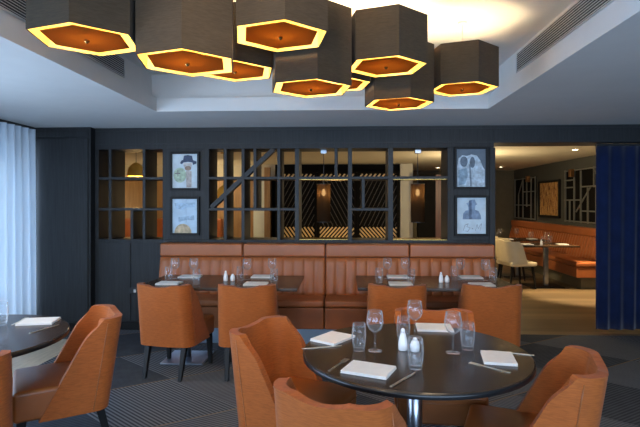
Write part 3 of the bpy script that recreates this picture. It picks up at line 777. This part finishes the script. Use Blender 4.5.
def far_table(x0, y0, x1, y1, label):
    cx, cy = (x0 + x1) / 2, (y0 + y1) / 2
    t = thing('booth_table', label, 'table', (cx, cy, 0), 0, 'dark tables at the far booth bench')
    MB().box(x0 - cx, y0 - cy, .722, x1 - cx, y1 - cy, .75).build('tabletop', M['table_top'], t, bevel=.004)
    MB().box(.02, -.04, .016, .09, .04, .71).build('column', M['steel'], t, bevel=.004)
    MB().box(-.30, -.22, 0, .30, .22, .016).build('base_plate', M['black_metal'], t, bevel=.004)
far_table(3.06, 8.62, 4.02, 9.38, 'dark table nearest the opening at the far booth bench')
far_table(2.94, 9.86, 4.02, 10.6, 'dark table further back at the far booth bench')
# cream tub chairs
def cream_chair():
    t = thing('tub_chair', '', 'chair', (0, 0, 0), 0, 'cream tub chairs beyond the opening')
    bk, _ = tub_shell(.29, .30, -.22, -.27, .30, .24, .46, .82, .84, .045, .16, .80, M['cream_leather'], t)
    MB().box(-.27, -.20, .39, .27, .28, .47).build('seat', M['cream_leather'], t, bevel=.03, seg=4)
    for x, y, x2, y2 in ((-.2, -.15, -.24, -.22), (.2, -.15, .24, -.22), (-.2, .22, -.24, .26), (.2, .22, .24, .26)):
        MB().taper((x, y, .40), .018, (x2, y2, 0), .010).build('leg', M['black_wood'], t)
    return t
tc0 = cream_chair()
place(tc0, True, 2.72, 8.80, 12, 'cream tub chair at the near table beyond the opening, seat showing')
place(tc0, False, 2.86, 9.72, 4, 'cream tub chair further back beyond the opening, half hidden by the wall')
q = ' beyond the opening'
put(nap0, 3.22, 8.86, 'folded napkin at the left place on the near booth table' + q, 'napkin', 90, GN)
put(nap0, 3.85, 8.92, 'folded napkin at the bench place on the near booth table' + q, 'napkin', 85, GN)
put(wine0, 3.42, 9.22, 'left wine glass at the back of the near booth table' + q, 'wine glass', 0, GW)
put(wine0, 3.63, 9.02, 'right wine glass on the near booth table' + q, 'wine glass', 0, GW)
put(tum0, 3.52, 8.92, 'left tumbler on the near booth table' + q, 'tumbler', 0, GT)
put(tum0, 3.72, 9.12, 'right tumbler on the near booth table' + q, 'tumbler', 0, GT)
shaker(3.44, 8.80, 'tall white salt shaker on the near booth table' + q, True)
put(wine0, 3.18, 10.25, 'left wine glass on the rear booth table' + q, 'wine glass', 0, GW)
put(tum0, 3.06, 10.1, 'left tumbler on the rear booth table' + q, 'tumbler', 0, GT)
put(wine0, 3.55, 10.35, 'right wine glass on the rear booth table' + q, 'wine glass', 0, GW)
put(nap0, 3.80, 10.2, 'folded napkin on the bench side of the rear booth table' + q, 'napkin', 90, GN)
put(nap0, 3.28, 10.05, 'folded napkin on the left of the rear booth table' + q, 'napkin', 90, GN)
# lattice panels, picture and copper lights on the far right wall
def lattice(y0, y1, z0, z1, vs, hs, ds, label):
    t = thing('wall_lattice', label, 'lattice', (XE, (y0 + y1) / 2, z0), 0, 'black lattice panels on the far right wall')
    cy = (y0 + y1) / 2; Y = lambda u: y1 + (y0 - y1) * u - cy; Z = lambda v: v * (z1 - z0)
    MB().box(-.012, y0 - cy, 0, 0, y1 - cy, z1 - z0).build('backing', M['dark_back'], t)
    for u, a, b in vs: MB().bar((-.027, Y(u), Z(a)), (-.027, Y(u), Z(b)), .03, .026, (1, 0, 0)).build('bar', M['lattice'], t)
    for v, a, b in hs: MB().bar((-.027, Y(a), Z(v)), (-.027, Y(b), Z(v)), .026, .022, (1, 0, 0)).build('bar', M['lattice'], t)
    for u0, v0, u1, v1 in ds: MB().bar((-.027, Y(u0), Z(v0)), (-.027, Y(u1), Z(v1)), .026, .018, (1, 0, 0)).build('diagonal_bar', M['lattice'], t)
lattice(12.14, 13.60, 1.06, 2.12, [(.02, 0, 1), (.2, 0, .6), (.42, 0, 1), (.6, .3, 1), (.8, 0, 1), (.98, 0, 1)], [(.34, 0, .8), (.66, .42, 1), (.98, 0, 1), (.02, 0, 1)], [(.2, .6, .42, .98)],
        'dark lattice panel on the far right wall, left of the gold picture')
lattice(8.60, 10.58, 1.09, 2.16, [(.02, 0, 1), (.12, 0, .42), (.22, 0, 1), (.36, 0, .96), (.50, 0, .64), (.62, .64, 1), (.66, 0, .64), (.82, 0, 1), (.98, 0, 1)],
        [(.42, 0, .36), (.66, .36, .82), (.80, 0, .22), (.66, 0, .22), (.22, .36, .66), (.44, .66, .98), (.30, .82, .98), (.98, 0, 1), (.02, 0, 1)],
        [(.26, .20, .56, .66), (.60, .98, .82, .60)], 'dark lattice panel on the far right wall, nearest the blue curtain')
def wall_light(y, z, label):
    t = thing('wall_light', label, 'wall lamp', (XE - .045, y, z), 0, 'small copper wall lights')
    MB().box(-.075, -.05, -.075, 0, .05, .075).build('body', M['copper'], t, bevel=.006)
    MB().box(0, -.03, -.03, .006, .03, .03).build('wall_bracket', M['black_metal'], t)
wall_light(12.5, 2.07, 'small copper wall light above the farther lattice panel')
wall_light(10.15, 2.08, 'small copper wall light on the nearer lattice panel')
t = thing('framed_picture', 'gold and brown abstract picture in a dark frame on the far right wall', 'picture', (XE, 11.38, 1.57))
hw, hz = .52, .37
f = MB()
for a in (((-.05, -hw - .05, -hz - .05), (0, -hw, hz + .05)), ((-.05, hw, -hz - .05), (0, hw + .05, hz + .05)), ((-.05, -hw, -hz - .05), (0, hw, -hz)), ((-.05, -hw, hz), (0, hw, hz + .05))): f.box(*a[0], *a[1])
f.build('frame', M['black_wood'], t, bevel=.004)
g = G('abstract_gold'); n = g.noise(g.coord((1, 7, 2.2)), 2.6, 5, .7)
cr = g.new('ShaderNodeValToRGB'); g.link(n, cr.inputs[0]); els = cr.color_ramp.elements
els[0].position = .38; els[0].color = C(.08, .025, .012); els[1].position = .64; els[1].color = C(.75, .58, .30)
for p_, c_ in ((.45, C(.30, .10, .03)), (.51, C(.70, .45, .14)), (.56, C(.36, .13, .05))): e_ = els.new(p_); e_.color = c_
MB().box(-.02, -hw, -hz, 0, hw, hz).build('canvas', g.bsdf(cr.outputs[0], .5), t)

# ------------------------------------------------------------------ far room seen through the dividers
struct(MB().box(XW, 11.40, 0, -2.10, 11.55, 2.08).build('wall_amber', M['amber_wood']))
struct(MB().box(XW, 11.40, 2.08, -1.60, 11.55, H).build('wall_amber_top', M['cream_wall']))
struct(MB().box(-2.10, 11.38, 0, -1.84, 11.55, 2.08).build('trim_6', M['pale_panel']))
struct(MB().box(-1.84, 11.34, 0, -1.70, 11.55, 2.30).build('trim_7', M['amber_wood']))
struct(MB().box(-1.70, 11.45, 2.20, 1.30, 11.60, H).build('trim_8', M['dark_back']))
struct(MB().box(-1.70, 11.75, 0, 1.30, 11.85, 2.20).build('wall_screen_back', M['dark_back']))
struct(MB().box(1.28, 11.30, 0, 1.56, 11.60, H).build('trim_9', M['cream_wall']))
struct(MB().box(1.62, 10.9, 0, 2.0, 11.1, 2.10).build('trim_10', M['dark_back']))
struct(MB().box(2.0, 10.9, 0, 2.45, 11.1, 2.10).build('trim_11', M['red_wood']))
def slat_screen(x0, x1, label, ang, ang2):
    t = thing('slat_screen', label, 'screen', ((x0 + x1) / 2, 11.2, 0), 0, 'dark screens with slanted slats beyond the divider')
    h = (x1 - x0) / 2; z0, z1 = .04, 2.19
    f = MB()
    f.box(-h, -.04, z0 - .04, -h + .05, .04, z1); f.box(h - .05, -.04, z0 - .04, h, .04, z1); f.box(-h + .05, -.04, z1 - .05, h - .05, .04, z1)
    f.build('frame', M['dark_back'], t)
    MB().box(-h + .05, .03, z0, h - .05, .04, z1 - .05).build('backing', M['dark_back'], t)
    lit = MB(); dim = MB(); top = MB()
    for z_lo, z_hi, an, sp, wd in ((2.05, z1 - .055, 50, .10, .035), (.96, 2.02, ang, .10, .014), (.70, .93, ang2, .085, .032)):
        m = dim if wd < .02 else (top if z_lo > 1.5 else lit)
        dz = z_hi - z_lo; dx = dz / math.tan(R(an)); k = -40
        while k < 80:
            xa = -h + .05 + k * sp; xb = xa + dx; k += 1
            lo, hi = -h + .05, h - .05
            pa, pb = [xa, z_lo], [xb, z_hi]
            if max(xa, xb) < lo or min(xa, xb) > hi: continue
            def clip(p, o):
                for lim, s in ((lo, -1), (hi, 1)):
                    if s * p[0] > s * lim: 
                        u = (lim - o[0]) / (p[0] - o[0]); p = [lim, o[1] + (p[1] - o[1]) * u]
                return p
            pa2, pb2 = clip(pa, pb), clip(pb, pa)
            if abs(pa2[1] - pb2[1]) < .02: continue
            m.bar((pa2[0], .015, pa2[1]), (pb2[0], .015, pb2[1]), wd, .02)
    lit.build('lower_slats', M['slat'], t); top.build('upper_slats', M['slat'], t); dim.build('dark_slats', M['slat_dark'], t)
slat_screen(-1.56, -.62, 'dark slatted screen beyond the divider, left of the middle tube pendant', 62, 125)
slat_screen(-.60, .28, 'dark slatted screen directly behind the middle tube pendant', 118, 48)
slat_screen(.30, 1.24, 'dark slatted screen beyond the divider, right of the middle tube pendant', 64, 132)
# booth and dome pendants behind the small divider
t = thing('sofa_bench', 'orange leather booth bench glimpsed through the small divider', 'bench', (-4.1, 10.9, 0))
MB().box(-1.3, -.45, 0, 1.3, .45, .42).build('seat', M['bench_leather'], t, bevel=.03, seg=3)
MB().box(-1.3, .25, .425, 1.3, .46, 1.12).build('backrest', M['bench_leather'], t, bevel=.04, seg=3)
def dome_pendant(x, y, z, label):
    t = thing('dome_pendant', label, 'pendant lamp', (x, y, H), 0, 'yellow dome pendants in the far room'); o = z - H
    MB().lathe([(.05, 0), (.05, -.02)], seg=16, cap0=True, cap1=True).build('canopy', M['brass'], t)
    MB().cyl(0, 0, o + .16, -.02, .004, 8).build('cord', M['black_metal'], t)
    MB().lathe([(.13, o - .04), (.125, o + .03), (.10, o + .10), (.05, o + .15), (.012, o + .17), (.010, o + .165), (.05, o + .145), (.097, o + .096), (.121, o + .03), (.126, o - .04)], seg=28).build('shade', M['liner'], t, True)
    MB().lathe([(.004, o + .09), (.03, o + .07), (.036, o + .03), (.02, o), (.004, o - .01)], seg=14, cap0=True, cap1=True).build('bulb', M['bulb'], t)
    lamp('POINT', 'dome_pendant_light', (x, y, z - .06), 8, (1, .64, .26), .04)
dome_pendant(-3.154, 7.36, 1.93, 'yellow dome pendant seen through the small divider')
dome_pendant(-2.12, 8.6, 1.62, 'yellow dome pendant seen through the left end of the long divider')
for p_, e_ in (((-2.98, 10.7, 1.75), 18), ((2.3, 9.0, 1.75), 62), ((3.9, 7.2, 1.75), 8), ((-5.6, 10.4, 1.4), 16)):
    lamp('POINT', 'far_room_fill', p_, e_, (1, .78, .46), .12)  # added bare fill points, kept out of sight, brighten the far room
lamp('POINT', 'screen_fill', (-.2, 10.3, .35), 15, (1, .70, .32), .08)  # added unseen point below sill height, brightens the slat screens
